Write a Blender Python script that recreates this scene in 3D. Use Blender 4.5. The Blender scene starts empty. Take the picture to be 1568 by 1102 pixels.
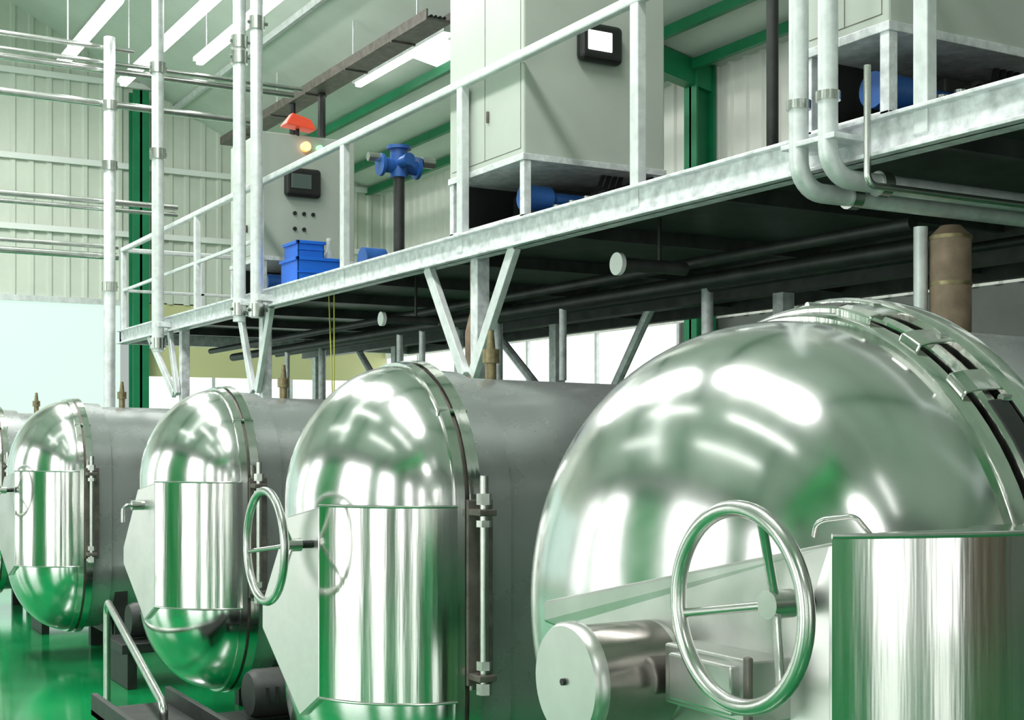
import bpy, math, random
import bmesh
from mathutils import Vector, Matrix
random.seed(4)
H=2.1
def E(z): return H+z
scene=bpy.context.scene
try:
    scene.view_settings.view_transform='Standard'
except Exception: pass

# ---------------- materials ----------------
def new_mat(name):
    m=bpy.data.materials.new(name); m.use_nodes=True
    nt=m.node_tree; b=nt.nodes['Principled BSDF']
    return m,nt,b
def mat(name,col,rough=0.5,metal=0.0,var=0.0,scale=8,bump=0.0,bscale=30,stretch=(1,1,1),rvar=0.0,spec=0.5,dark=None,coat=0):
    m,nt,b=new_mat(name)
    b.inputs['Base Color'].default_value=(*col,1)
    b.inputs['Roughness'].default_value=rough
    b.inputs['Metallic'].default_value=metal
    b.inputs['Specular IOR Level'].default_value=spec
    if coat: b.inputs['Coat Weight'].default_value=coat; b.inputs['Coat Roughness'].default_value=.08
    tc=nt.nodes.new('ShaderNodeTexCoord'); mp=nt.nodes.new('ShaderNodeMapping')
    mp.inputs['Scale'].default_value=stretch
    nt.links.new(tc.outputs['Object'],mp.inputs['Vector'])
    if var>0 or rvar>0:
        n=nt.nodes.new('ShaderNodeTexNoise'); n.inputs['Scale'].default_value=scale; n.inputs['Detail'].default_value=6
        n.inputs['Roughness'].default_value=.6
        nt.links.new(mp.outputs['Vector'],n.inputs['Vector'])
        if var>0:
            r=nt.nodes.new('ShaderNodeValToRGB')
            d=dark if dark else tuple(max(0,c*(1-var)) for c in col)
            l=tuple(min(1,c*(1+var*.4)) for c in col)
            r.color_ramp.elements[0].position=.32; r.color_ramp.elements[1].position=.68
            r.color_ramp.elements[0].color=(*d,1); r.color_ramp.elements[1].color=(*l,1)
            nt.links.new(n.outputs['Fac'],r.inputs['Fac']); nt.links.new(r.outputs['Color'],b.inputs['Base Color'])
        if rvar>0:
            mr=nt.nodes.new('ShaderNodeMapRange')
            mr.inputs['From Min'].default_value=.3; mr.inputs['From Max'].default_value=.7
            mr.inputs['To Min'].default_value=max(.02,rough-rvar); mr.inputs['To Max'].default_value=rough+rvar
            nt.links.new(n.outputs['Fac'],mr.inputs['Value']); nt.links.new(mr.outputs['Result'],b.inputs['Roughness'])
    if bump>0:
        n2=nt.nodes.new('ShaderNodeTexNoise'); n2.inputs['Scale'].default_value=bscale; n2.inputs['Detail'].default_value=2
        nt.links.new(mp.outputs['Vector'],n2.inputs['Vector'])
        bp=nt.nodes.new('ShaderNodeBump'); bp.inputs['Strength'].default_value=bump; bp.inputs['Distance'].default_value=.02
        nt.links.new(n2.outputs['Fac'],bp.inputs['Height']); nt.links.new(bp.outputs['Normal'],b.inputs['Normal'])
    return m
def emis(name,col,s,base=(.8,.8,.8)):
    m,nt,b=new_mat(name)
    b.inputs['Base Color'].default_value=(*base,1)
    b.inputs['Emission Color'].default_value=(*col,1); b.inputs['Emission Strength'].default_value=s
    b.inputs['Roughness'].default_value=.4
    return m
STEEL=mat('polished_stainless',(.74,.74,.73),.17,1,var=.12,scale=3,rvar=.04,bump=.03,bscale=2.2)
BRUSH=mat('brushed_stainless',(.70,.70,.67),.15,1,var=.10,scale=5,rvar=.04,bump=.025,bscale=9,stretch=(5,5,.25))
PLATE=mat('plate_stainless',(.60,.60,.58),.34,.9,var=.12,scale=5,rvar=.05)
BODY=mat('satin_steel_shell',(.46,.475,.475),.27,.66,var=.12,scale=2.0,rvar=.05,bump=.04,bscale=3)
GALV=mat('galvanised_steel',(.76,.78,.80),.42,.25,var=.34,scale=14,rvar=.1)
GALVL=mat('galvanised_light',(.72,.75,.75),.38,.3,var=.2,scale=10)
PIPE=mat('stainless_pipe',(.60,.61,.58),.25,.95,var=.2,scale=8)
DARKM=mat('dark_metal',(.035,.038,.036),.5,.4,var=.4,scale=6)
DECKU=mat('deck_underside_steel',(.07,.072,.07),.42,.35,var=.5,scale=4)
BLACK=mat('black_rubber',(.012,.012,.012),.45)
CAB=mat('cabinet_paint',(.45,.49,.44),.42,0,var=.06,scale=2)
GREEN=mat('green_paint',(.004,.19,.075),.45,0,var=.2,scale=2)
GREENB=mat('green_door_paint',(.005,.36,.09),.4,0,var=.2,scale=2)  # for unseen parts added so the steel mirrors green
BLUE=mat('blue_paint',(.02,.10,.36),.4,0,var=.3,scale=6)
BLUEP=mat('blue_plastic',(.01,.14,.68),.35)
BROWN=mat('pipe_insulation_brown',(.34,.24,.17),.6,.1,var=.35,scale=9)
BRASS=mat('old_brass',(.30,.25,.14),.4,.7,var=.4,scale=20)
WHITE=mat('white_plastic',(.8,.82,.8),.4)
RED=emis('red_lamp_plastic',(1,.10,.03),.25,(.6,.06,.03))
ORANGE=emis('amber_lamp_lit',(1,.30,.02),1.8)
LGREEN=emis('green_lamp_lit',(.1,1,.3),1.0)
YELL=mat('yellow_chain',(.40,.42,.05),.5)
TRAY=mat('cable_tray_brown',(.16,.14,.125),.5,.3,var=.4,scale=10)
GAP=mat('dark_steel_gap',(.10,.10,.095),.4,.7,var=.4,scale=12)
PORT=mat('port_barrel_steel',(.36,.33,.31),.22,.95,var=.2,scale=6)
DOORB=mat('brown_door_paint',(.30,.20,.13),.5,0,var=.2,scale=3)  # for the added door mirrored in the near housing
FLOOR=mat('green_epoxy_floor',(.003,.28,.08),.15,0,var=.25,scale=.8,rvar=.06,coat=.4)
WALLM=mat('corrugated_cladding',(.64,.68,.60),.5,.05,var=.10,scale=1)
WALLD=mat('aisle_wall_panel',(.38,.40,.375),.6,0,var=.2,scale=1)
WALLW=mat('white_cladding',(.78,.78,.73),.5,0,var=.08,scale=1)
WALLK=mat('shaded_store_wall',(.12,.13,.12),.6,0,var=.3,scale=1)  # shadow under the deck is put into this dark wall colour
ROOFM=mat('roof_sheet',(.64,.69,.63),.5,0,var=.1,scale=1)
YPAN=mat('yellow_wall_panel',(.60,.60,.32),.5)
W_SIDE=emis('window_daylight',(1,1,.99),3.4)  # glow of added panes out of view, mirrored as white stripes
W_MINT=emis('frosted_mint_glazing',(.76,1,.88),.95,(.08,.12,.1))
W_SKY=emis('skylight_sheet',(.97,1,.97),1.15)
LAMP=emis('fluorescent_tube',(1,1,.97),7)
SCREEN=emis('screen_lit',(.9,1,.92),2.2)
SCREEND=mat('screen_dark',(.10,.13,.12),.15)

# ---------------- mesh helpers ----------------
def empty(name,loc):
    e=bpy.data.objects.new(name,None); scene.collection.objects.link(e); e.location=loc
    e.empty_display_size=.2; return e
def mk(name,vs,fs,m,parent=None,smooth=False,auto=None):
    o0=Vector(parent.location) if parent else Vector((0,0,0))
    me=bpy.data.meshes.new(name)
    me.from_pydata([tuple(Vector(v)-o0) for v in vs],[],fs); me.validate(); me.update()
    me.materials.append(m)
    bm=bmesh.new(); bm.from_mesh(me); bmesh.ops.recalc_face_normals(bm,faces=bm.faces); bm.to_mesh(me); bm.free()
    o=bpy.data.objects.new(name,me); scene.collection.objects.link(o)
    if parent: o.parent=parent
    if smooth:
        for p in me.polygons: p.use_smooth=True
        try: me.set_sharp_from_angle(angle=math.radians(auto or 38))
        except Exception: pass
    return o
def bev(o,w,s=2):
    md=o.modifiers.new('bevel','BEVEL'); md.width=w; md.segments=s; md.limit_method='ANGLE'; return o
def boxg(a,b):
    (x0,y0,z0),(x1,y1,z1)=a,b
    return [(x0,y0,z0),(x1,y0,z0),(x1,y1,z0),(x0,y1,z0),(x0,y0,z1),(x1,y0,z1),(x1,y1,z1),(x0,y1,z1)],\
      [(0,3,2,1),(4,5,6,7),(0,1,5,4),(1,2,6,5),(2,3,7,6),(3,0,4,7)]
def box(name,a,b,m,parent=None,bw=0):
    v,f=boxg(a,b); o=mk(name,v,f,m,parent)
    if bw: bev(o,bw)
    return o
def boxes(name,lst,m,parent=None,bw=0):
    V=[];F=[]
    for a,b in lst:
        v,f=boxg(a,b); n=len(V); V+=v; F+=[tuple(i+n for i in q) for q in f]
    o=mk(name,V,F,m,parent)
    if bw: bev(o,bw)
    return o
def fillet(pts,R,n=8):
    pts=[Vector(p) for p in pts]; out=[pts[0]]
    for i in range(1,len(pts)-1):
        a,b,c=pts[i-1],pts[i],pts[i+1]
        d1=(a-b).normalized(); d2=(c-b).normalized()
        ang=d1.angle(d2)
        if ang>3.1: out.append(b); continue
        t=min(R/math.tan(ang/2),(a-b).length*.49,(c-b).length*.49)
        r=t*math.tan(ang/2)
        p1=b+d1*t; p2=b+d2*t
        cen=b+(d1+d2).normalized()*(r/math.sin(ang/2))
        v1=(p1-cen).normalized(); v2=(p2-cen).normalized(); w=v1.angle(v2)
        for k in range(n+1):
            s=k/n
            v=(v1*math.sin((1-s)*w)+v2*math.sin(s*w))/math.sin(w)
            out.append(cen+v*r)
    out.append(pts[-1]); return out
def sweepg(path,r,seg=14,closed=False):
    path=[Vector(p) for p in path]; n=len(path); V=[];F=[]
    rs=r if isinstance(r,(list,tuple)) else [r]*n
    t0=(path[1]-path[0]).normalized()
    u=t0.orthogonal().normalized()
    for i in range(n):
        if closed: t=(path[(i+1)%n]-path[i-1]).normalized()
        else: t=(path[min(i+1,n-1)]-path[max(i-1,0)]).normalized()
        u=(u-t*u.dot(t)).normalized(); w=t.cross(u)
        for k in range(seg):
            a=2*math.pi*k/seg; V.append(path[i]+(u*math.cos(a)+w*math.sin(a))*rs[i])
    m=n if closed else n-1
    for i in range(m):
        for k in range(seg):
            a=i*seg+k; b=i*seg+(k+1)%seg; c=((i+1)%n)*seg+(k+1)%seg; d=((i+1)%n)*seg+k
            F.append((a,b,c,d))
    if not closed:
        F.append(tuple(range(seg))[::-1]); F.append(tuple((n-1)*seg+k for k in range(seg)))
    return V,F
def pipe(name,pts,r,m,parent=None,bend=.1,seg=14):
    p=fillet(pts,bend) if len(pts)>2 else pts
    V,F=sweepg(p,r,seg); return mk(name,V,F,m,parent,True)
def multi(name,items,m,parent=None,smooth=True):
    V=[];F=[]
    for v,f in items:
        n=len(V); V+=[tuple(q) for q in v]; F+=[tuple(i+n for i in q) for q in f]
    return mk(name,V,F,m,parent,smooth)
def cylg(a,b,r,seg=14,r2=None):
    return sweepg([a,b],[r,r if r2 is None else r2],seg)
def cyl(name,a,b,r,m,parent=None,seg=24,r2=None):
    v,f=cylg(a,b,r,seg,r2); return mk(name,v,f,m,parent,True)
def loft_x(name,prof,yc,z1,z0,m,parent=None,n=32,caps=True,auto=38):
    V=[];F=[];L=2*(n+1)
    for x,r in prof:
        for k in range(n+1):
            a=math.pi*k/n; V.append((x,yc+r*math.cos(a),z1+r*math.sin(a)))
        for k in range(n+1):
            a=math.pi+math.pi*k/n; V.append((x,yc+r*math.cos(a),z0+r*math.sin(a)))
    for i in range(len(prof)-1):
        for k in range(L):
            F.append((i*L+k,i*L+(k+1)%L,(i+1)*L+(k+1)%L,(i+1)*L+k))
    if caps:
        F.append(tuple(range(L))); F.append(tuple((len(prof)-1)*L+k for k in range(L)))
    o=mk(name,V,F,m,parent,True,auto)
    bm=bmesh.new(); bm.from_mesh(o.data); bmesh.ops.remove_doubles(bm,verts=bm.verts,dist=1e-5)
    bmesh.ops.recalc_face_normals(bm,faces=bm.faces); bm.to_mesh(o.data); bm.free()
    for p in o.data.polygons: p.use_smooth=True
    try: o.data.set_sharp_from_angle(angle=math.radians(auto))
    except Exception: pass
    return o
def planprism(name,plan,z0,z1,m,parent,smooth=True):
    n=len(plan); V=[(x,y,z0) for x,y in plan]+[(x,y,z1) for x,y in plan]
    F=[tuple(range(n))[::-1],tuple(range(n,2*n))]+[(i,(i+1)%n,n+(i+1)%n,n+i) for i in range(n)]
    return mk(name,V,F,m,parent,smooth)
def plateprism(name,pts,dx,m,parent,bw=.008):
    n=len(pts); V=list(pts)+[(x+dx,y,z) for x,y,z in pts]
    F=[tuple(range(n)),tuple(range(n,2*n))[::-1]]+[(i,(i+1)%n,n+(i+1)%n,n+i) for i in range(n)]
    o=mk(name,V,F,m,parent)
    if bw: bev(o,bw)
    return o
def dome(x0,R,B,n=24,e=2.0):
    out=[]
    for i in range(n+1):
        t=math.pi/2*i/n
        out.append((x0-B*max(0,math.cos(t))**(2/e),R*max(0,math.sin(t))**(2/e)))
    return out

def handwheel(parent,c,R,shaft_x,tube=.02,a0=1.57,dish=.10):
    cx,cy,cz=c
    ring=[(cx,cy+R*math.cos(2*math.pi*k/56),cz+R*math.sin(2*math.pi*k/56)) for k in range(56)]
    v,f=sweepg(ring,tube,14,True); mk('handwheel_rim',v,f,PIPE,parent,True)
    hx=cx+dish
    it=[]
    for k in range(3):
        a=a0+k*2*math.pi/3
        it.append(cylg((hx,cy,cz),(cx,cy+R*math.cos(a),cz+R*math.sin(a)),.010,10))
    multi('handwheel_spokes',it,PIPE,parent)
    cyl('handwheel_hub',(hx-.025,cy,cz),(hx+.04,cy,cz),.030,PIPE,parent)
    cyl('handwheel_shaft',(hx,cy,cz),(shaft_x,cy,cz),.018,DARKM,parent)

def vessel_small(X,Y,wheel=True,L=3.4,R=.664,B=.52):
    p=empty('dyeing_vessel',(X,Y,0))
    z1=E(-.31); z0=E(-1.19)
    loft_x('domed_head',dome(X,R,B,e=1.85),Y,z1,z0,STEEL,p)
    loft_x('door_flange',[(X-.01,R-.05),(X-.01,R+.016),(X+.035,R+.022),(X+.035,R-.05)],Y,z1,z0,BRUSH,p)
    loft_x('gasket',[(X+.03,R-.06),(X+.03,R-.004),(X+.06,R-.004),(X+.06,R-.06)],Y,z1,z0,TRAY,p)
    loft_x('body_flange',[(X+.055,R-.06),(X+.055,R+.028),(X+.115,R+.03),(X+.115,R-.06)],Y,z1,z0,BRUSH,p)
    loft_x('vessel_body',[(X+.10,R-.01),(X+.30,R-.02),(X+.31,R-.05),(X+L-.25,R-.09),(X+L-.08,R-.2),(X+L,R-.45)],Y,z1,z0,BODY,p)
    loft_x('weld_band',[(X+1.6,R-.1),(X+1.6,R-.06),(X+1.66,R-.06),(X+1.66,R-.1)],Y,z1,z0,BODY,p)
    r2,b2=R+.018,B+.03
    arc=[]
    for k in range(0,23):
        u=math.radians(66*k/22); arc.append((X-b2*math.sin(u),Y-r2*math.cos(u)))
    cx,cy=arc[-1]
    planprism('door_housing',arc+[(X-.05,cy),(X-.05,Y-r2+.2)],z0,z1,BRUSH,p)
    fx=lambda y: cx-.22*(y-cy)
    P=lambda yo,z:(fx(Y+yo),Y+yo,z)
    pts=[(cx,cy,z1-.005),P(-.02,E(-.37)),P(.20,E(-.80)),P(.20,E(-.92)),P(-.12,E(-1.30)),(cx,cy,z0)]
    plateprism('mechanism_plate',pts,.22,PLATE,p)
    multi('housing_seams',[sweepg([(x-.003,y-.003,z1) for x,y in arc],.006,8),sweepg([(x-.003,y-.003,z0) for x,y in arc],.006,8)],PIPE,p)
    if wheel:
        handwheel(p,(X-.74,Y-.22,E(-.49)),.25,cx+.05,.019,dish=.13,a0=1.92)
    else:
        pipe('lever_handle',[(cx+.1,Y-.1,E(-.48)),(cx-.18,Y-.1,E(-.48)),(cx-.18,Y-.1,E(-.60))],.014,PIPE,p,.04)
        cyl('lever_boss',(cx+.05,Y-.1,E(-.48)),(cx-.12,Y-.1,E(-.48)),.035,PIPE,p)
    ry=Y-R-.10; rx=X+.09
    multi('locking_rod',[cylg((rx,ry,E(-1.10)),(rx,ry,E(-.17)),.020,14),
        cylg((rx,ry,E(-.30)),(rx,ry,E(-.25)),.035,6),cylg((rx,ry,E(-.40)),(rx,ry,E(-.37)),.035,6),
        cylg((rx,ry,E(-1.04)),(rx,ry,E(-1.0)),.035,6),cylg((rx,ry,E(-1.15)),(rx,ry,E(-1.10)),.035,6)],PIPE,p)
    boxes('rod_brackets',[((rx-.045,ry-.04,E(-.35)),(rx+.045,ry+.14,E(-.32))),((rx-.045,ry-.04,E(-1.09)),(rx+.045,ry+.14,E(-1.06))),
        ((rx-.05,ry+.06,E(-1.12)),(rx+.08,ry+.09,E(-.28)))],TRAY,p,.005)
    it=[]
    for a in (12,38,140):
        a=math.radians(a)
        yy=Y+(R+.01)*math.cos(a); zz=z1+(R+.01)*math.sin(a)
        it.append(cylg((X-.015,yy,zz),(X+.13,yy,zz),.012,8))
    multi('ring_bolts',it,PIPE,p)
    boxes('support_saddle',[((X+.35,Y-.55,0),(X+.47,Y-.45,.9)),((X+.35,Y+.45,0),(X+.47,Y+.55,.9)),((X+.35,Y-.5,.20),(X+.47,Y+.5,.36)),
        ((X+L-.6,Y-.55,0),(X+L-.48,Y-.45,.9)),((X+L-.6,Y+.45,0),(X+L-.48,Y+.55,.9)),((X+L-.6,Y-.5,.20),(X+L-.48,Y+.5,.36))],DARKM,p)
    vx=X+.55
    multi('relief_valve',[cylg((vx,Y,z1+R-.1),(vx,Y,z1+R+.06),.03,12),cylg((vx,Y,z1+R+.03),(vx,Y,z1+R+.10),.045,12),cylg((vx,Y,z1+R+.10),(vx,Y,z1+R+.2),.025,12,.015)],BRASS,p)
    return p

vessel_small(2.62,17.2,False)
vessel_small(2.73,13.4,True)
vessel_small(3.04,9.7,False)
vessel_small(2.80,6.02,True)

# ---------- large round vessel (foreground) ----------
X4,Y4=2.555,2.86
p=empty('dyeing_vessel',(X4,Y4,0)); zc=E(-.475)
loft_x('domed_head',dome(X4,.80,.655,40,2.35),Y4,zc,zc,STEEL,p,n=64)
loft_x('door_flange',[(X4-.012,.74),(X4-.012,.812),(X4+.0,.820),(X4+.035,.826),(X4+.035,.74)],Y4,zc,zc,BRUSH,p,n=48)
loft_x('gasket',[(X4+.03,.70),(X4+.03,.775),(X4+.13,.79),(X4+.13,.70)],Y4,zc,zc,TRAY,p,n=48)
loft_x('locking_ring',[(X4+.050,.74),(X4+.050,.838),(X4+.065,.848),(X4+.105,.838),(X4+.105,.74)],Y4,zc,zc,BRUSH,p,n=48)
loft_x('body_flange',[(X4+.125,.72),(X4+.125,.862),(X4+.145,.872),(X4+.205,.872),(X4+.22,.85),(X4+.25,.82),(X4+.25,.72)],Y4,zc,zc,BRUSH,p,n=48)
loft_x('vessel_body',[(X4+.24,.80),(X4+.8,.79),(X4+3.0,.79),(X4+3.3,.6),(X4+3.4,.2)],Y4,zc,zc,BODY,p,n=48)
def arcseg(name,a0,a1,prof,m,n=10):
    V=[];F=[];q=len(prof)
    for i in range(n+1):
        a=math.radians(a0+(a1-a0)*i/n)
        for x,r in prof: V.append((X4+x,Y4+r*math.cos(a),zc+r*math.sin(a)))
    for i in range(n):
        for k in range(q): F.append((i*q+k,i*q+(k+1)%q,(i+1)*q+(k+1)%q,(i+1)*q+k))
    F.append(tuple(range(q)));F.append(tuple(n*q+k for k in range(q)))
    return bev(mk(name,V,F,m,p),.005)
for a0,a1 in ((91,99),(138,158),(166,186),(200,215)):
    arcseg('locking_slot',a0,a1,((.06,.80),(.06,.849),(.120,.858),(.120,.80)),GAP if a0<100 else BLACK)
for a0,a1 in ((101,110),(118,123),(131,136),(160,164),(191,198)):
    arcseg('clamp_pad',a0,a1,((.015,.79),(.015,.842),(.05,.853),(.130,.860),(.130,.79)),BRUSH)
it=[]
for k in range(9):
    a=math.radians(70+k*17)
    yy=Y4+.856*math.cos(a); zz=zc+.856*math.sin(a)
    it.append(cylg((X4+.10,yy,zz),(X4+.14,yy,zz),.010,8))
multi('clamp_bolts',it,PIPE,p)
arc=[]
for k in range(25):
    u=math.radians(-6+38.7*k/24); arc.append((2.6-1.2*math.sin(u),Y4-.95*math.cos(u)))
cx,cy=arc[-1]
planprism('door_housing',arc+[(X4-.2,cy),(X4+.1,Y4-.6)],E(-1.35),E(-.20),BRUSH,p)
multi('housing_seam',[sweepg([(x-.004,y-.004,E(-.203)) for x,y in arc],.006,8)],PIPE,p)
ex,ey=1.85,3.04
pts=[(cx,cy,E(-.215)),(ex,ey,E(-.434)),(ex,ey+.0,E(-.49)),(ex+.01,ey-.06,E(-.50)),(ex+.01,ey-.06,E(-.95)),(cx-.1,cy+.4,E(-1.35)),(cx,cy,E(-1.35))]
plateprism('mechanism_plate',pts,.22,PLATE,p)
handwheel(p,(1.75,2.116,E(-.343)),.200,2.0,.0175,a0=1.92)
loft_x('sight_port',[(1.64,.0),(1.64,.128),(1.652,.137),(1.675,.137),(1.675,.122),(1.95,.122)],2.6,E(-.560),E(-.560),PLATE,p,n=24)
cyl('port_screw',(1.632,2.6,E(-.56)),(1.65,2.6,E(-.56)),.008,BLACK,p)
loft_x('port_collar',[(1.676,.119),(1.676,.126),(1.88,.126),(1.88,.119)],2.6,E(-.560),E(-.560),PORT,p,n=24)
boxes('hinge_bracket',[((1.82,2.16,E(-.60)),(2.0,2.46,E(-.465))),((1.80,2.20,E(-.585)),(1.83,2.42,E(-.48)))],PLATE,p,.006)
boxes('latch_bar',[((1.805,2.15,E(-.60)),(1.82,2.17,E(-.455)))],TRAY,p,.005)
pipe('lift_handle',[(X4-.56,Y4-.70,E(-.21)),(X4-.58,Y4-.73,E(-.175)),(X4-.52,Y4-.78,E(-.165)),(X4-.48,Y4-.79,E(-.21))],.006,PIPE,p,.025)
boxes('support_saddle',[((X4+.5,Y4-.6,0),(X4+.65,Y4-.48,1.2)),((X4+.5,Y4+.48,0),(X4+.65,Y4+.6,1.2)),((X4+.5,Y4-.55,.55),(X4+.65,Y4+.55,.85)),
   ((X4+2.5,Y4-.6,0),(X4+2.65,Y4-.48,1.2)),((X4+2.5,Y4+.48,0),(X4+2.65,Y4+.6,1.2)),((X4+2.5,Y4-.55,.55),(X4+2.65,Y4+.55,.85))],DARKM,p)

# ---------------- pumps / clutter between vessels ----------------
def pump(X,Y):
    p=empty('circulation_pump',(X,Y,0))
    boxes('base_frame',[((X-.5,Y-.3,0),(X-.42,Y+.3,.34)),((X+.42,Y-.3,0),(X+.5,Y+.3,.34)),((X-.55,Y-.32,.30),(X+.55,Y+.32,.38))],DARKM,p,.005)
    loft_x('motor',[(X-.42,.05),(X-.42,.13),(X-.38,.15),(X+.05,.15),(X+.08,.10),(X+.2,.08)],Y,.54,.54,DARKM,p,n=16)
    boxes('motor_fins',[((X-.36+.06*i,Y-.155,.50),(X-.34+.06*i,Y+.155,.60)) for i in range(6)],DARKM,p)
    loft_x('volute',[(X+.15,.1),(X+.15,.2),(X+.2,.23),(X+.3,.23),(X+.36,.18),(X+.36,.08)],Y,.60,.60,PIPE,p,n=16)
    pipe('discharge_pipe',[(X+.26,Y,.7),(X+.26,Y,1.05),(X+.26,Y+.35,1.2)],.05,PIPE,p,.1)
pump(3.1,7.85); pump(3.3,11.55); pump(3.3,15.2)
p=empty('drain_trough',(2.3,8,0))
boxes('trough_body',[((1.98,7.3,.30),(2.5,8.9,.34)),((1.98,7.3,.30),(2.02,8.9,.44)),((2.46,7.3,.30),(2.5,8.9,.44)),
   ((2.03,7.35,0),(2.09,7.41,.30)),((2.4,7.35,0),(2.46,7.41,.30)),((2.03,8.8,0),(2.09,8.86,.30)),((2.4,8.8,0),(2.46,8.86,.30)),((1.98,7.3,.30),(2.5,7.34,.44))],DARKM,p,.004)
pipe('sloping_drain_pipe',[(2.55,10.9,0),(2.55,10.9,.80),(2.26,8.2,.46),(2.26,8.2,.34)],.028,PIPE,p,.10)

# ---------------- mezzanine ----------------
XF=4.35; ZB=E(1.235); ZT=E(1.41); YA=.6; YE=17.9; XR=8.6
p=empty('mezzanine_platform',(6.5,9,0))
boxes('edge_channel',[((XF,YA,ZB),(XF+.02,YE,ZT)),((XF-.045,YA,ZT-.018),(XF+.1,YE,ZT)),((XF-.045,YA,ZB),(XF+.1,YE,ZB+.018)),((XF,YE-.1,ZB),(XR,YE,ZT))],GALV,p,.003)
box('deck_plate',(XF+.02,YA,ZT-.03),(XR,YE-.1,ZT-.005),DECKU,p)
l=[]
y=YA+.5
while y<YE-.3:
    l.append(((XF+.02,y,ZB+.06),(XR,y+.05,ZT-.03))); y+=1.55
l+= [((6.9,YA,ZB-.12),(7.05,YE,ZT-.03)),((XR-.1,YA,ZB),(XR,YE,ZT-.03))]
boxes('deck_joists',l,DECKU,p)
boxes('pole_brackets',[((4.2,y-.09,ZB+.05),(XF+.01,y+.09,ZB+.11)) for y in (15.55,12.62,12.12)]+[((4.16,4.38,E(1.32)),(4.36,4.73,E(1.345)))],GALV,p,.004)
def vbrace(y0,y1,yc,zc_,name):
    V=[];F=[]
    def bar(a,b,w):
        a=Vector(a);b=Vector(b);d=(b-a).normalized();s=Vector((0,-d.z,d.y))*w/2;t=Vector((.05,0,0))
        n=len(V)
        for q in (a-s,a+s,b+s,b-s): V.append(q)
        for q in (a-s,a+s,b+s,b-s): V.append(q+t)
        for f in ((0,1,2,3),(7,6,5,4),(0,4,5,1),(1,5,6,2),(2,6,7,3),(3,7,4,0)): F.append(tuple(i+n for i in f))
    bar((XF,y0,ZB+.01),(XF,yc-.06,zc_),.09); bar((XF,y1,ZB+.01),(XF,yc+.06,zc_),.09)
    bev(mk(name,V,F,GALVL,p),.005)
vbrace(7.54,8.80,8.17,E(.43),'knee_brace')
vbrace(12.15,13.05,12.60,E(.45),'knee_brace_b')
vbrace(15.6,16.5,15.35,E(.5),'knee_brace_c')
l=[]
for y in (8.17,12.55,15.3):
    l.append(((XF+.06,y-.05,0),(XF+.16,y+.05,ZB+.02)))
for y in (1.2,4.6,7.9,11.2,14.9,17.5):
    l.append(((6.92,y-.06,0),(7.04,y+.06,ZB-.1)))
boxes('support_columns',l,GALV,p,.006)
multi('rear_braces',[cylg((6.97,9.55,ZB),(6.97,10.4,E(.2)),.045,8),cylg((6.97,16.2,ZB),(6.97,14.95,E(.3)),.045,8),
   cylg((6.97,12.6,ZB),(6.97,11.25,E(.3)),.045,8)],GALV,p)
p=empty('guard_railing',(XF,9,ZT))
zr=E(.566*XF)
posts=[4.05,6.15,8.25,10.35,12.45,14.5,16.0,17.75]
boxes('posts',[((XF-.01,y-.035,ZT-.12),(XF+.05,y+.045,zr)) for y in posts]+[((x,17.75,ZT),(x+.05,17.8,zr)) for x in (5.4,6.6,7.8)],GALVL,p,.006)
boxes('top_rail',[((XF-.015,.8,zr-.03),(XF+.045,17.8,zr+.03)),((XF,17.74,zr-.03),(XR,17.80,zr+.03))],GALVL,p,.012)
boxes('lower_rail',[((XF+.005,12.4,ZT+.50),(XF+.035,17.8,ZT+.54)),((XF,17.75,ZT+.50),(XR,17.78,ZT+.54))],GALVL,p,.008)
boxes('end_post',[((XF-.01,.8,ZT-.12),(XF+.05,.88,zr)),((XF-.01,2.0,ZT-.12),(XF+.05,2.08,zr))],GALVL,p,.006)

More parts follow.
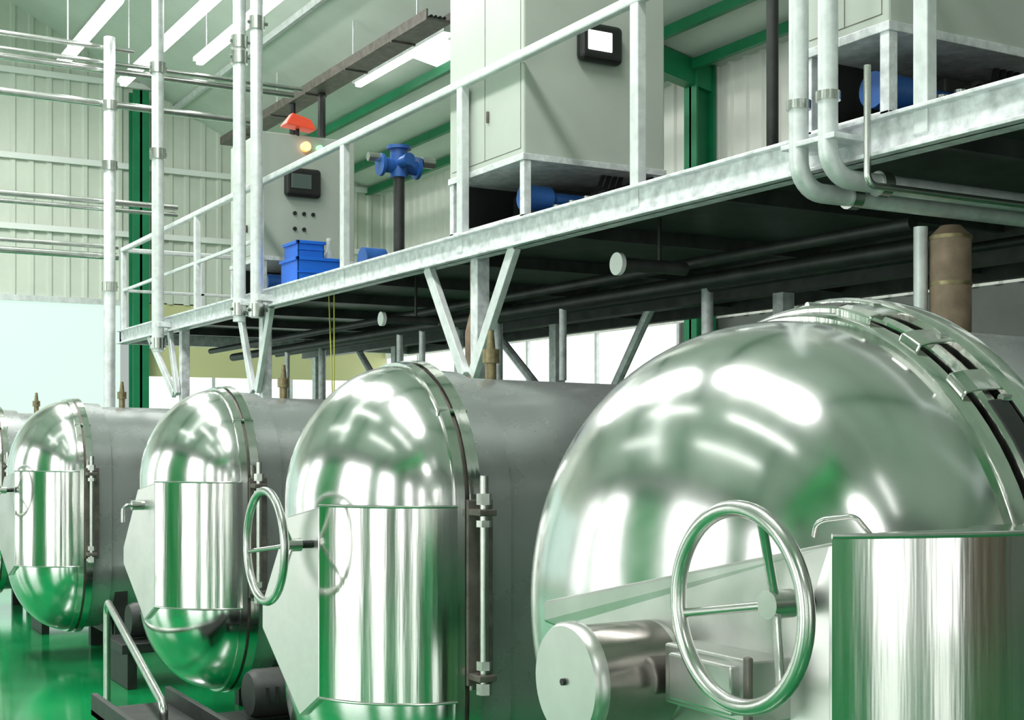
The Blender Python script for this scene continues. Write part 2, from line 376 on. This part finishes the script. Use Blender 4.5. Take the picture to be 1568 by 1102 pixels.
# ---------------- cabinets ----------------
def cabinet(X0,X1,Y0,Y1,zt,hmi_lit,hy,lamp=False,hs=1.0):
    p=empty('control_cabinet',((X0+X1)/2,(Y0+Y1)/2,ZT))
    zb=ZT+.43
    box('cabinet_body',(X0,Y0,zb),(X1,Y1,zt),CAB,p,.012)
    boxes('cabinet_plinth',[((X0-.01,Y0-.01,zb-.03),(X1+.01,Y1+.01,zb+.012))],GALV,p,.003)
    w=.055
    legs=[((x,y,ZT-.004),(x+w,y+w,zb-.03)) for x in (X0,X1-w) for y in (Y0,Y1-w)]
    legs+=[((X0,Y0,ZT-.004),(X1,Y0+.04,ZT+.05)),((X0,Y0,ZT-.004),(X0+.04,Y1,ZT+.05)),((X0,Y1-.04,ZT-.004),(X1,Y1,ZT+.05))]
    boxes('base_frame',legs,GALV,p,.004)
    boxes('rear_cover',[((X1-.06,Y0+.06,ZT),(X1-.05,Y1-.06,zb-.03)),((X0+.06,Y1-.03,ZT),(X1-.06,Y1-.02,zb-.03))],BLACK,p)
    ym=(Y0+Y1)/2; xm=(X0+X1)/2
    loft_x('pump_motor',[(X0+.12,.02),(X0+.12,.085),(X0+.32,.085),(X0+.36,.05),(X0+.6,.05)],Y0+.22,ZT+.2,ZT+.2,BLUE,p,n=12)
    box('pump_block',(xm-.1,ym-.02,ZT),(xm+.35,Y1-.1,ZT+.34),DARKM,p,.01)
    multi('hoses',[sweepg(fillet([(X0+.45+.07*i,Y0+.12,ZT),(X0+.45+.07*i,Y0+.12,ZT+.15+.05*i),(xm+.1+.05*i,Y0+.15,ZT+.25),(xm+.2+.05*i,Y0+.2,ZT+.43)],.05),.016,8) for i in range(4)],BLACK,p)
    multi('fittings',[cylg((X0+.3+.12*i,Y0+.08,ZT+.02),(X0+.3+.12*i,Y0+.08,ZT+.14+.04*(i%3)),.03,10) for i in range(5)],PIPE,p)
    boxes('door_seams',[((X0-.002,Y0+.04,zb+.05),(X0+.01,Y0+.044,zt-.05)),((X0-.002,ym-.002,zb+.05),(X0+.01,ym+.002,zt-.05)),((X0-.002,Y0+.04,zb+.05),(X0+.01,Y1-.04,zb+.054))],TRAY,p)
    boxes('door_handle',[((X0-.02,ym-.06,zb+.30),(X0+.0,ym-.045,zb+.38))],TRAY,p,.005)
    if hy is not None:
        xa,za=hy
        o=box('operator_panel_frame',(xa-.17*hs,Y0-.09,za-.13*hs),(xa+.17*hs,Y0+.0,za+.13*hs),BLACK,p); bev(o,.04,4)
        o=box('operator_panel_screen',(xa-.12*hs,Y0-.098,za-.06*hs),(xa+.07*hs,Y0-.085,za+.07*hs),SCREEN if hmi_lit else SCREEND,p); bev(o,.012,3)
    if lamp:
        xa=(X0+X1)/2-.05
        cyl('beacon_light',(xa,Y0-.06,zt-.12),(xa,Y0-.005,zt-.12),.05,ORANGE,p)
        cyl('indicator_light',(xa+.15,Y0-.06,zt-.12),(xa+.15,Y0-.005,zt-.12),.03,LGREEN,p)
        o=mk('warning_hood',[(xa-.24,Y0-.10,zt+.08),(xa+.10,Y0-.10,zt+.05),(xa+.10,Y0+.10,zt+.05),(xa-.24,Y0+.10,zt+.08),(xa-.14,Y0-.03,zt+.22),(xa+.06,Y0-.03,zt+.17),(xa+.06,Y0+.06,zt+.17),(xa-.14,Y0+.06,zt+.22)],
          [(0,3,2,1),(4,5,6,7),(0,1,5,4),(1,2,6,5),(2,3,7,6),(3,0,4,7)],RED,p); bev(o,.015)
        cyl('hood_post',(xa-.07,Y0+.02,zt-.01),(xa-.07,Y0+.02,zt+.10),.02,DARKM,p)
        multi('push_buttons',[cylg((X0+.35+.1*(i%3),Y0-.02,ZT+.9-.16*(i//3)),(X0+.35+.1*(i%3),Y0,ZT+.9-.16*(i//3)),.02,10) for i in range(5)],BLACK,p)
    return p
cabinet(4.42,5.55,7.5,8.55,E(3.55),True,(4.98,E(2.63)))
cabinet(4.42,5.9,4.31,4.86,E(3.5),True,None)
cabinet(4.60,5.62,13.05,14.05,E(3.12),False,(5.02,E(2.62)),lamp=True,hs=1.15)

def crate(x,y,z,w,d,h,name='storage_crate'):
    p=empty(name,(x,y,z)); t=.012
    boxes('crate_shell',[((x-w/2,y-d/2,z),(x+w/2,y+d/2,z+t)),((x-w/2,y-d/2,z),(x+w/2,y-d/2+t,z+h)),((x-w/2,y+d/2-t,z),(x+w/2,y+d/2,z+h)),
      ((x-w/2,y-d/2,z),(x-w/2+t,y+d/2,z+h)),((x+w/2-t,y-d/2,z),(x+w/2,y+d/2,z+h)),
      ((x-w/2-.015,y-d/2-.015,z+h-.03),(x+w/2+.015,y-d/2+t,z+h)),((x-w/2-.015,y-d/2-.015,z+h-.03),(x-w/2+t,y+d/2+.015,z+h)),
      ((x-w/2-.01,y-d/2-.01,z+h*.45),(x+w/2+.01,y-d/2+t,z+h*.5))],BLUEP,p,.003)
    return p
crate(4.73,11.95,ZT+.001,.50,.44,.27)
crate(4.64,11.98,ZT+.273,.26,.36,.16)
p=empty('white_bottle',(4.84,11.9,ZT+.03))
V=[];F=[];n=16
for z,r in [(0,.0),(0,.045),(.30,.045),(.38,.02),(.45,.02),(.45,0)]:
    for k in range(n): V.append((4.86+r*math.cos(2*math.pi*k/n),11.9+r*math.sin(2*math.pi*k/n),ZT+.014+z))
for i in range(5):
    for k in range(n): F.append((i*n+k,i*n+(k+1)%n,(i+1)*n+(k+1)%n,(i+1)*n+k))
mk('bottle_body',V,F,WHITE,p,True)
cyl('bottle_cap',(4.86,11.9,ZT+.455),(4.86,11.9,ZT+.485),.024,WHITE,p)

def valve_stand(x,y,zt):
    p=empty('motorised_valve',(x,y,ZT))
    cyl('stem',(x,y,ZT-.005),(x,y,zt),.050,DARKM,p)
    cyl('foot',(x,y,ZT-.005),(x,y,ZT+.03),.12,DARKM,p)
    multi('valve_body',[cylg((x-.16,y,zt+.02),(x+.18,y,zt+.02),.065,14),cylg((x,y,zt-.08),(x,y,zt+.17),.08,14),cylg((x-.19,y,zt+.02),(x-.16,y,zt+.02),.10,14),cylg((x+.16,y,zt+.02),(x+.19,y,zt+.02),.10,14),
       cylg((x,y-.22,zt+.05),(x,y+.05,zt+.05),.055,12),cylg((x,y,zt+.17),(x,y,zt+.2),.11,14)],BLUE,p)
    multi('actuator',[cylg((x+.2,y-.05,zt+.07),(x+.32,y-.05,zt+.07),.05,12),cylg((x-.30,y,zt+.08),(x-.18,y,zt+.08),.04,12)],PIPE,p)
valve_stand(5.1,10.85,E(2.40))
p=empty('drive_motor',(4.8,11.0,ZT))
loft_x('motor_shell',[(4.70,.03),(4.70,.11),(4.90,.11),(4.93,.05),(4.97,.05)],10.75,ZT+.14,ZT+.14,BLUE,p,n=14)
box('motor_foot',(4.72,10.66,ZT-.005),(4.88,10.84,ZT+.06),DARKM,p,.004)
p=empty('drive_motor',(7.0,8.6,ZT))
loft_x('motor_shell',[(6.8,.03),(6.8,.15),(7.15,.15),(7.2,.07),(7.25,.07)],8.6,ZT+.18,ZT+.18,BLUE,p,n=14)
box('motor_foot',(6.85,8.48,ZT-.005),(7.1,8.72,ZT+.08),DARKM,p,.004)
p=empty('black_riser_pipe',(5.0,5.75,ZT))
cyl('riser',(5.0,5.75,ZT-.005),(5.0,5.75,E(5.2)),.034,DARKM,p); cyl('riser_flange',(5.0,5.75,ZT-.005),(5.0,5.75,ZT+.025),.08,DARKM,p)

# ---------------- piping ----------------
ZC=E(5.3)
def vpipe(name,x,y,z0,z1,r,coup=()):
    p=empty(name,(x,y,z0))
    cyl('tube',(x,y,z0),(x,y,z1),r,GALVL,p,20)
    if coup: multi('couplings',[cylg((x,y,c-.06),(x,y,c+.06),r*1.35,14) for c in coup]+[cylg((x-.1,y-.02,c),(x+.1,y-.02,c),.018,8) for c in coup],PIPE,p)
vpipe('scaffold_pole',4.25,18.02,0,E(5.3),.075,(E(2.0),E(3.6),E(4.4)))
vpipe('scaffold_pole',4.22,15.55,E(1.0),E(7.0),.07,(E(1.1),E(3.3),E(4.3)))
vpipe('vertical_pipe',4.22,12.62,E(1.13),E(7.0),.062,(E(1.25),E(3.7),E(3.85)))
vpipe('vertical_pipe',4.22,12.12,E(1.13),E(7.0),.058,(E(1.2),E(3.9)))
for i,(x,y,zl) in enumerate(((4.20,4.65,1.13),(4.20,4.46,1.16))):
    p=empty('process_pipe',(x,y,E(zl)))
    r=.045
    pipe('pipe_run',[(x,y,E(6)),(x,y,E(zl)),(8.3,y,E(zl))],r,GALVL,p,.14,18)
    multi('pipe_couplings',[cylg((x,y,E(1.50)),(x,y,E(1.54)),r*1.25,16),cylg((4.5,y,E(zl)),(4.56,y,E(zl)),r*1.3,16),cylg((x,y,E(2.6)),(x,y,E(2.64)),r*1.25,16)],PIPE,p)
p=empty('sampling_pipe',(4.25,4.25,E(1.2)))
pipe('sample_tube',[(4.25,4.27,E(1.62)),(4.25,4.27,E(1.10)),(6.2,4.27,E(1.10))],.016,PIPE,p,.05)
p=empty('insulated_riser',(5.2,4.67,0))
multi('insulated_column',[cylg((5.2,4.66,0),(5.2,4.66,E(1.0)),.10,24),cylg((5.2,4.66,E(1.0)),(5.2,4.66,E(1.05)),.10,24,.05)],BROWN,p)
cyl('bare_pipe',(5.10,4.76,0),(5.10,4.76,E(1.05)),.035,GALVL,p)
multi('riser_bands',[cylg((5.2,4.66,E(z)),(5.2,4.66,E(z+.02)),.104,24) for z in (.45,.75,.98)],BRASS,p)
p=empty('insulated_riser',(4.5,8.4,0))
pr=[(0,.075),(E(.55),.075),(E(.75),.075),(E(.9),.04),(ZB+.05,.04)]
v,f=sweepg([(4.56,8.42,z) for z,r in pr],[r for z,r in pr],16); mk('insulated_pipe',v,f,BROWN,p,True)
for x,y,z,r in ((4.7,6.81,1.07,.07),(4.7,10.3,1.0,.06)):
    p=empty('header_pipe',(x,y,E(z)))
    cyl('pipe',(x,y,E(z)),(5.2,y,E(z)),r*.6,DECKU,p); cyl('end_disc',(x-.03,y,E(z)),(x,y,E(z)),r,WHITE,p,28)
    cyl('hanger',(x+.3,y,E(z)),(x+.3,y,ZT-.03),.012,DARKM,p)
p=empty('deck_service_pipes',(6,9,ZB))
multi('service_runs',[cylg((5.3,5.0,E(1.12)),(5.3,17,E(1.12)),.035,12),cylg((5.6,5.0,E(1.05)),(5.6,17,E(1.05)),.05,12),cylg((6.2,5,E(1.1)),(6.2,17,E(1.1)),.03,12)],DARKM,p)
multi('drop_legs',[cylg((5.6,y,E(.45)),(5.6,y,E(1.05)),.03,10) for y in (8.9,11.4,11.9,15)]+[cylg((6.2,y,0),(6.2,y,E(1.1)),.045,10) for y in (7.85,11.0,11.8,15.4)],GALV,p)
p=empty('hanging_chain',(4.5,11.0,ZB))
multi('chain',[cylg((4.5,10.9,ZB+.02),(4.5,10.9,E(.35)),.006,6),cylg((4.5,11.02,ZB+.02),(4.5,10.93,E(.3)),.006,6)],YELL,p)

p=empty('overhead_pipe_rack',(3,18,E(4)))
it=[]
for z,r,y,x1 in ((5.2,.035,18.16,4.6),(5.0,.03,18.16,7.0),(4.92,.045,18.24,6.9),(4.45,.05,18.16,6.4),(3.15,.04,18.18,5.2),(3.05,.03,18.18,5.2),(2.55,.03,18.18,4.4),(2.42,.045,18.18,4.4)):
    it.append(cylg((-5,y,E(z)),(x1,y,E(z)),r,12))
multi('pipe_runs',it,PIPE,p)
boxes('rack_uprights',[((-5.1,18.05,0),(-4.95,18.25,E(5.3))),((-.4,18.18,0),(-.28,18.3,E(5.3)))],GALV,p)
XW0,XW1,YW0,YW1=-7.0,11.0,-9.0,24.0
def ceil_z(x):
    if x>8: return 6.9+(11-x)*.2
    if x>2: return 7.5+(8-x)*.50
    return 10.5-(2-x)*.30
def lamp_row(x,y0,y1,z,w=.05):
    p=empty('fluorescent_light',(x,(y0+y1)/2,z))
    box('housing',(x-w-.03,y0,z+.03),(x+w+.03,y1,z+.10),GALVL,p,.01)
    box('tube',(x-w,y0+.05,z-.02),(x+w,y1-.05,z+.03),LAMP,p,.015)
    multi('hangers',[cylg((x,y0+.4,z+.1),(x,y0+.4,ceil_z(x)-.03),.01,6),cylg((x,y1-.4,z+.1),(x,y1-.4,ceil_z(x)-.03),.01,6)],GALV,p)
for x,y0,y1 in ((4,16.4,19.8),(5,15.6,20.4),(5.65,14.9,18.7),(8,15.5,18.5),(8,10.5,13.8),(1.5,2,5),(1.5,7,10),(-.8,1,4.5),(-.8,6,9.5),(-3,2,6),(-3,9,13),(1.5,12.5,16),(2.0,-5,-2)):
    lamp_row(x,y0,y1,ZC if x<7.5 else E(5.25))
p=empty('cable_tray',(7.4,17,ZC))
boxes('tray',[((7.2,14.5,E(5.05)),(7.5,22.5,E(5.08))),((7.18,14.5,E(5.05)),(7.2,22.5,E(5.18))),((7.5,14.5,E(5.05)),(7.52,22.5,E(5.18)))]+[((7.18,y,E(5.03)),(7.52,y+.04,E(5.05))) for y in (15.5,17,18.5,20,21.5)],TRAY,p)
multi('tray_hangers',[cylg((7.3,y,E(5.05)),(7.3,y,ceil_z(7.3)-.03),.012,6) for y in (15,17,20,22)],GALV,p)
multi('cables',[cylg((7.25+.06*i,14.5,E(5.10)),(7.25+.06*i,22.5,E(5.10)),.02,8) for i in range(4)],BLACK,p)
multi('cable_drops',[cylg((7.25,19.2,E(4.5)),(7.25,19.2,E(5.05)),.05,8),cylg((7.4,18.4,E(4.4)),(7.4,18.4,E(5.05)),.06,8)],BLACK,p)
p=empty('overhead_crane',(-3,-1.2,6.8))  # unseen crane, added to mirror a green patch in the large dome
boxes('girder',[((-6.3,-2.0,6.4),(.6,-1.9,7.2)),((-6.3,-.5,6.4),(.6,-.4,7.2)),((-6.3,-2.05,6.34),(.6,-.35,6.4)),((-6.3,-2.05,7.2),(.6,-.35,7.26))],GREENB,p)
boxes('end_carriage',[((-6.35,-2.6,6.2),(-6.1,.2,6.5)),((.4,-2.6,6.2),(.65,.2,6.5)),((.5,-2.5,6.5),(.58,-2.42,9.6)),((.5,.0,6.5),(.58,.08,9.6)),((-6.25,-2.5,6.5),(-6.17,-2.42,7.6)),((-6.25,0,6.5),(-6.17,.08,7.6))],GREENB,p)
boxes('hoist',[((-4.6,-1.5,5.9),(-4.0,-.9,6.34))],TRAY,p,.03)

# ---------------- room shell ----------------
box('floor',(XW0-.2,YW0-.2,-.1),(XW1+.2,YW1+.2,0),FLOOR)
def corr(name,a,b,z0,zf,nrm,m,pitch=.30,depth=.035,parent=None):
    a=Vector((*a,0));b=Vector((*b,0));L=(b-a).length;d=(b-a)/L;n=Vector((*nrm,0))
    prof=[];s=0
    while s<L:
        for ds,h in ((0,0),(.18,0),(.21,depth),(.27,depth),(.30,0)):
            if s+ds<=L: prof.append((s+ds,h))
        s+=pitch
    prof.append((L,0))
    V=[];F=[]
    for s,h in prof:
        q=a+d*s+n*h; V.append((q.x,q.y,z0)); V.append((q.x,q.y,zf(q.x)))
    for i in range(len(prof)-1): F.append((2*i,2*i+2,2*i+3,2*i+1))
    return mk(name,V,F,m,parent)
corr('wall_far',(XW0,YW1),(XW1,YW1),E(2.4),ceil_z,(0,-1),WALLM)
box('wall_far_base',(XW0,YW1,0),(XW1,YW1+.1,.5),WALLW)
p=empty('window_1',(1,YW1,2.5)); box('glazing',(-6.6,YW1+.02,.5),(5.85,YW1+.05,E(2.4)),W_MINT,p)
boxes('frame',[((x,YW1-.03,.5),(x+.06,YW1+.05,E(2.4))) for x in (-6.6,-3.5,-.4,)]+[((-6.6,YW1-.04,E(2.34)),(5.85,YW1+.05,E(2.44)))],GALVL,p)
p=empty('window_2',(8.5,YW1,1.5)); box('glazing',(6.3,YW1+.02,.5),(10.8,YW1+.05,E(1.1)),W_SKY,p)
boxes('frame',[((x,YW1-.03,.5),(x+.06,YW1+.05,E(1.1))) for x in (7.5,9.0)],GALVL,p)
box('wall_far_panel',(6.3,YW1+.0,E(1.1)),(11,YW1+.06,E(2.42)),YPAN)
p=empty('wall_girts',(2,YW1,6))
boxes('girts',[((XW0,YW1-.10,E(z)),(XW1,YW1-.045,E(z)+.10)) for z in (3.55,4.75,6.2)],WHITE,p)
p=empty('steel_column',(6.1,YW1-.2,0)); boxes('h_section',[((5.97,YW1-.4,0),(6.25,YW1-.37,8.2)),((6.09,YW1-.4,0),(6.13,YW1-.05,8.2)),((5.97,YW1-.13,0),(6.25,YW1-.10,8.2))],GREEN,p)
p=empty('steel_column',(-.1,YW1-.2,0)); boxes('h_section',[((-.25,YW1-.4,0),(.05,YW1-.37,9.6)),((-.12,YW1-.4,0),(-.08,YW1-.05,9.6)),((-.25,YW1-.13,0),(.05,YW1-.10,9.6))],GREEN,p)
corr('wall_right',(XW1,YW0),(XW1,YW1),E(1.55),lambda x:6.9,(-1,0),WALLW)
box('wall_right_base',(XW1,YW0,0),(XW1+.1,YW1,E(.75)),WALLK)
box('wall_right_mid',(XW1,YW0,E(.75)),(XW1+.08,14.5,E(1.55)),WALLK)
p=empty('window_3',(XW1,19,2.9)); box('glazing',(XW1+.02,14.5,E(.75)),(XW1+.05,YW1,E(1.55)),W_SKY,p)
boxes('frame',[((XW1-.03,y,E(.75)),(XW1+.05,y+.06,E(1.55))) for y in (14.5,16.5,18.5,20.5,22.5)],GALVL,p)
for y in (1.5,7.7,13.8,19.5):
    p=empty('steel_column',(XW1-.2,y,0)); boxes('h_section',[((XW1-.38,y-.13,0),(XW1-.35,y+.13,6.95)),((XW1-.38,y-.02,0),(XW1-.06,y+.02,6.95)),((XW1-.1,y-.13,0),(XW1-.06,y+.13,6.95))],GREEN,p)
box('wall_left',(XW0-.1,YW0,0),(XW0,YW1,7.75),WALLD)
k=4
for y0,y1 in ((-7.6,-5.4),(-1.2,1.6),(3.6,7.6),(13.2,16.3),(18.6,20.2),(21.4,23.0)):  # unseen glowing panes, added and spaced for bright stripes in the steel
    p=empty('window_%d'%k,(XW0,y0,3)); box('glazing',(XW0+.005,y0,.12),(XW0+.03,y1,6.0),W_SIDE,p)
    boxes('frame',[((XW0,y0-.05,.06),(XW0+.06,y0,6.05)),((XW0,y1,.06),(XW0+.06,y1+.05,6.05)),((XW0,y0-.05,6.0),(XW0+.06,y1+.05,6.06)),((XW0,y0-.05,.06),(XW0+.1,y1+.05,.12))],DARKM,p)
    k+=1
p=empty('door_2',(XW0,10.4,0))  # unseen door, added for a green stripe in the small vessel housings
boxes('roller_slats',[((XW0+.01,8.4,.02+.2*i),(XW0+.06,12.4,.20+.2*i)) for i in range(29)],GREENB,p,.01)
boxes('door_frame',[((XW0,8.25,0),(XW0+.14,8.4,6.0)),((XW0,12.4,0),(XW0+.14,12.55,6.0)),((XW0,8.25,5.9),(XW0+.4,12.55,6.4))],GREEN,p)
for yc in (-3.6,2.6,17.4):  # unseen wide columns, added for green stripes in the steel
    p=empty('steel_column',(XW0+.3,yc,0)); boxes('h_section',[((XW0+.06,yc-.3,0),(XW0+.1,yc+.3,7.6)),((XW0+.06,yc-.03,0),(XW0+.5,yc+.03,7.6)),((XW0+.46,yc-.3,0),(XW0+.5,yc+.3,7.6))],GREENB,p)
box('wall_back',(XW0,YW0-.1,0),(XW1,YW0,10.6),WALLD)
p=empty('window_20',(2,YW0,3))  # unseen glowing panes, added for pale stripes on the large housing
boxes('glazing',[((x0,YW0+.005,.12),(x1,YW0+.03,5.0)) for x0,x1 in ((-4.5,-3.2),(2.0,3.2),(4.6,5.6))],W_SIDE,p)
boxes('frame',[((x-.05,YW0,.06),(x,YW0+.06,5.05)) for x in (-4.5,-3.15,2.0,3.25,4.6,5.65)],DARKM,p)
p=empty('door_3',(.5,YW0,0)); boxes('roller_slats',[((-.6,YW0+.01,.02+.2*i),(1.3,YW0+.06,.20+.2*i)) for i in range(25)],GREENB,p,.01)  # unseen door, added for the green strip on the large housing
boxes('door_frame',[((-.72,YW0,0),(-.6,YW0+.14,5.2)),((1.3,YW0,0),(1.42,YW0+.14,5.2)),((-.72,YW0,5.05),(1.42,YW0+.3,5.5))],GREEN,p)
p=empty('door_1',(7,YW0,0)); box('door_leaf',(6.2,YW0+.005,0),(8.2,YW0+.06,3.6),DOORB,p); boxes('door_frame',[((6.1,YW0,0),(6.2,YW0+.1,3.7)),((8.2,YW0,0),(8.3,YW0+.1,3.7)),((7.18,YW0+.05,0),(7.22,YW0+.08,3.6)),((6.1,YW0,3.6),(8.3,YW0+.1,3.7))],DARKM,p)  # unseen door, added for the brown tone mirrored at the housing's right
V=[];F=[]
segs=((XW0,2),(2,8),(8,XW1))
for (x0,x1) in segs:
    n=len(V)
    za,zb_=ceil_z(x0),(ceil_z(x1) if x1!=2 else 10.5)
    if x0==2: za=10.5
    if x0==8: za=7.5
    V+=[(x0,YW0,za),(x1,YW0,zb_),(x1,YW1,zb_),(x0,YW1,za),(x0,YW0,za+.08),(x1,YW0,zb_+.08),(x1,YW1,zb_+.08),(x0,YW1,za+.08)]
    F+=[tuple(i+n for i in q) for q in ((0,1,2,3),(7,6,5,4),(0,4,5,1),(1,5,6,2),(2,6,7,3),(3,7,4,0))]
mk('ceiling',V,F,ROOFM)
def slopebox(x0,x1,y0,y1,dz0,dz1):
    return [(x0,y0,ceil_z(x0)+dz0),(x1,y0,ceil_z(x1)+dz0),(x1,y1,ceil_z(x1)+dz0),(x0,y1,ceil_z(x0)+dz0),(x0,y0,ceil_z(x0)+dz1),(x1,y0,ceil_z(x1)+dz1),(x1,y1,ceil_z(x1)+dz1),(x0,y1,ceil_z(x0)+dz1)],\
      [(0,3,2,1),(4,5,6,7),(0,1,5,4),(1,2,6,5),(2,3,7,6),(3,0,4,7)]
p=empty('roof_beams',(2,8,8.5))
multi('rafters',[slopebox(a,b,y-.1,y+.1,-.35,-.02) for y in (1.5,7.7,13.8) for a,b in ((XW0,2),(2.001,8),(8.001,XW1-.05))],GREEN,p,False)
boxes('purlins',[((x-.04,YW0,ceil_z(x)-.16),(x+.04,YW1,ceil_z(x)-.03)) for x in (8.6,9.8,10.6)],GREEN,p)
boxes('purlins_grey',[((x-.03,YW0,ceil_z(x)-.13),(x+.03,YW1,ceil_z(x)-.03)) for x in (-5,-3,-1,1,3.2,5,6.8)],GALVL,p)
p=empty('skylight_strip',(2,8,8.6))
multi('skylight_sheets',[slopebox(a,b,y-.5,y+.5,-.02,-.005) for y,a,b in ((10.5,-6,1),(10.8,8.2,10.8),(16.5,8.2,10.8),(5,8.2,10.8))],W_SKY,p,False)

# ---------------- world & lights ----------------
w=bpy.data.worlds.new('World'); scene.world=w; w.use_nodes=True
w.node_tree.nodes['Background'].inputs[0].default_value=(.9,1,.95,1); w.node_tree.nodes['Background'].inputs[1].default_value=.5
def area(name,loc,sx,sy,power,rot=(0,0,0),col=(1,1,.98)):
    l=bpy.data.lights.new(name,'AREA'); l.shape='RECTANGLE'; l.size=sx; l.size_y=sy; l.energy=power; l.color=col
    o=bpy.data.objects.new(name,l); scene.collection.objects.link(o); o.location=loc; o.rotation_euler=rot; return o
area('high_bay_lamp',(1.2,4,8.8),.9,4.5,450)  # added area lights that brighten the hall, no visible fixtures
area('high_bay_lamp.001',(1.2,10.5,8.8),.9,4.5,470)
area('high_bay_lamp.002',(2.5,17.5,8.8),.9,4.5,760)
area('high_bay_lamp.003',(-1,-5.8,8.4),.9,4.5,240)

# ---------------- camera ----------------
cd=bpy.data.cameras.new('camera'); cam=bpy.data.objects.new('camera',cd); scene.collection.objects.link(cam)
cam.location=(0,0,H); cam.rotation_euler=(math.radians(90),0,math.radians(-30))
cd.sensor_width=36; cd.lens=2050/1568*36; cd.shift_y=.0759; cd.clip_end=200
scene.camera=cam
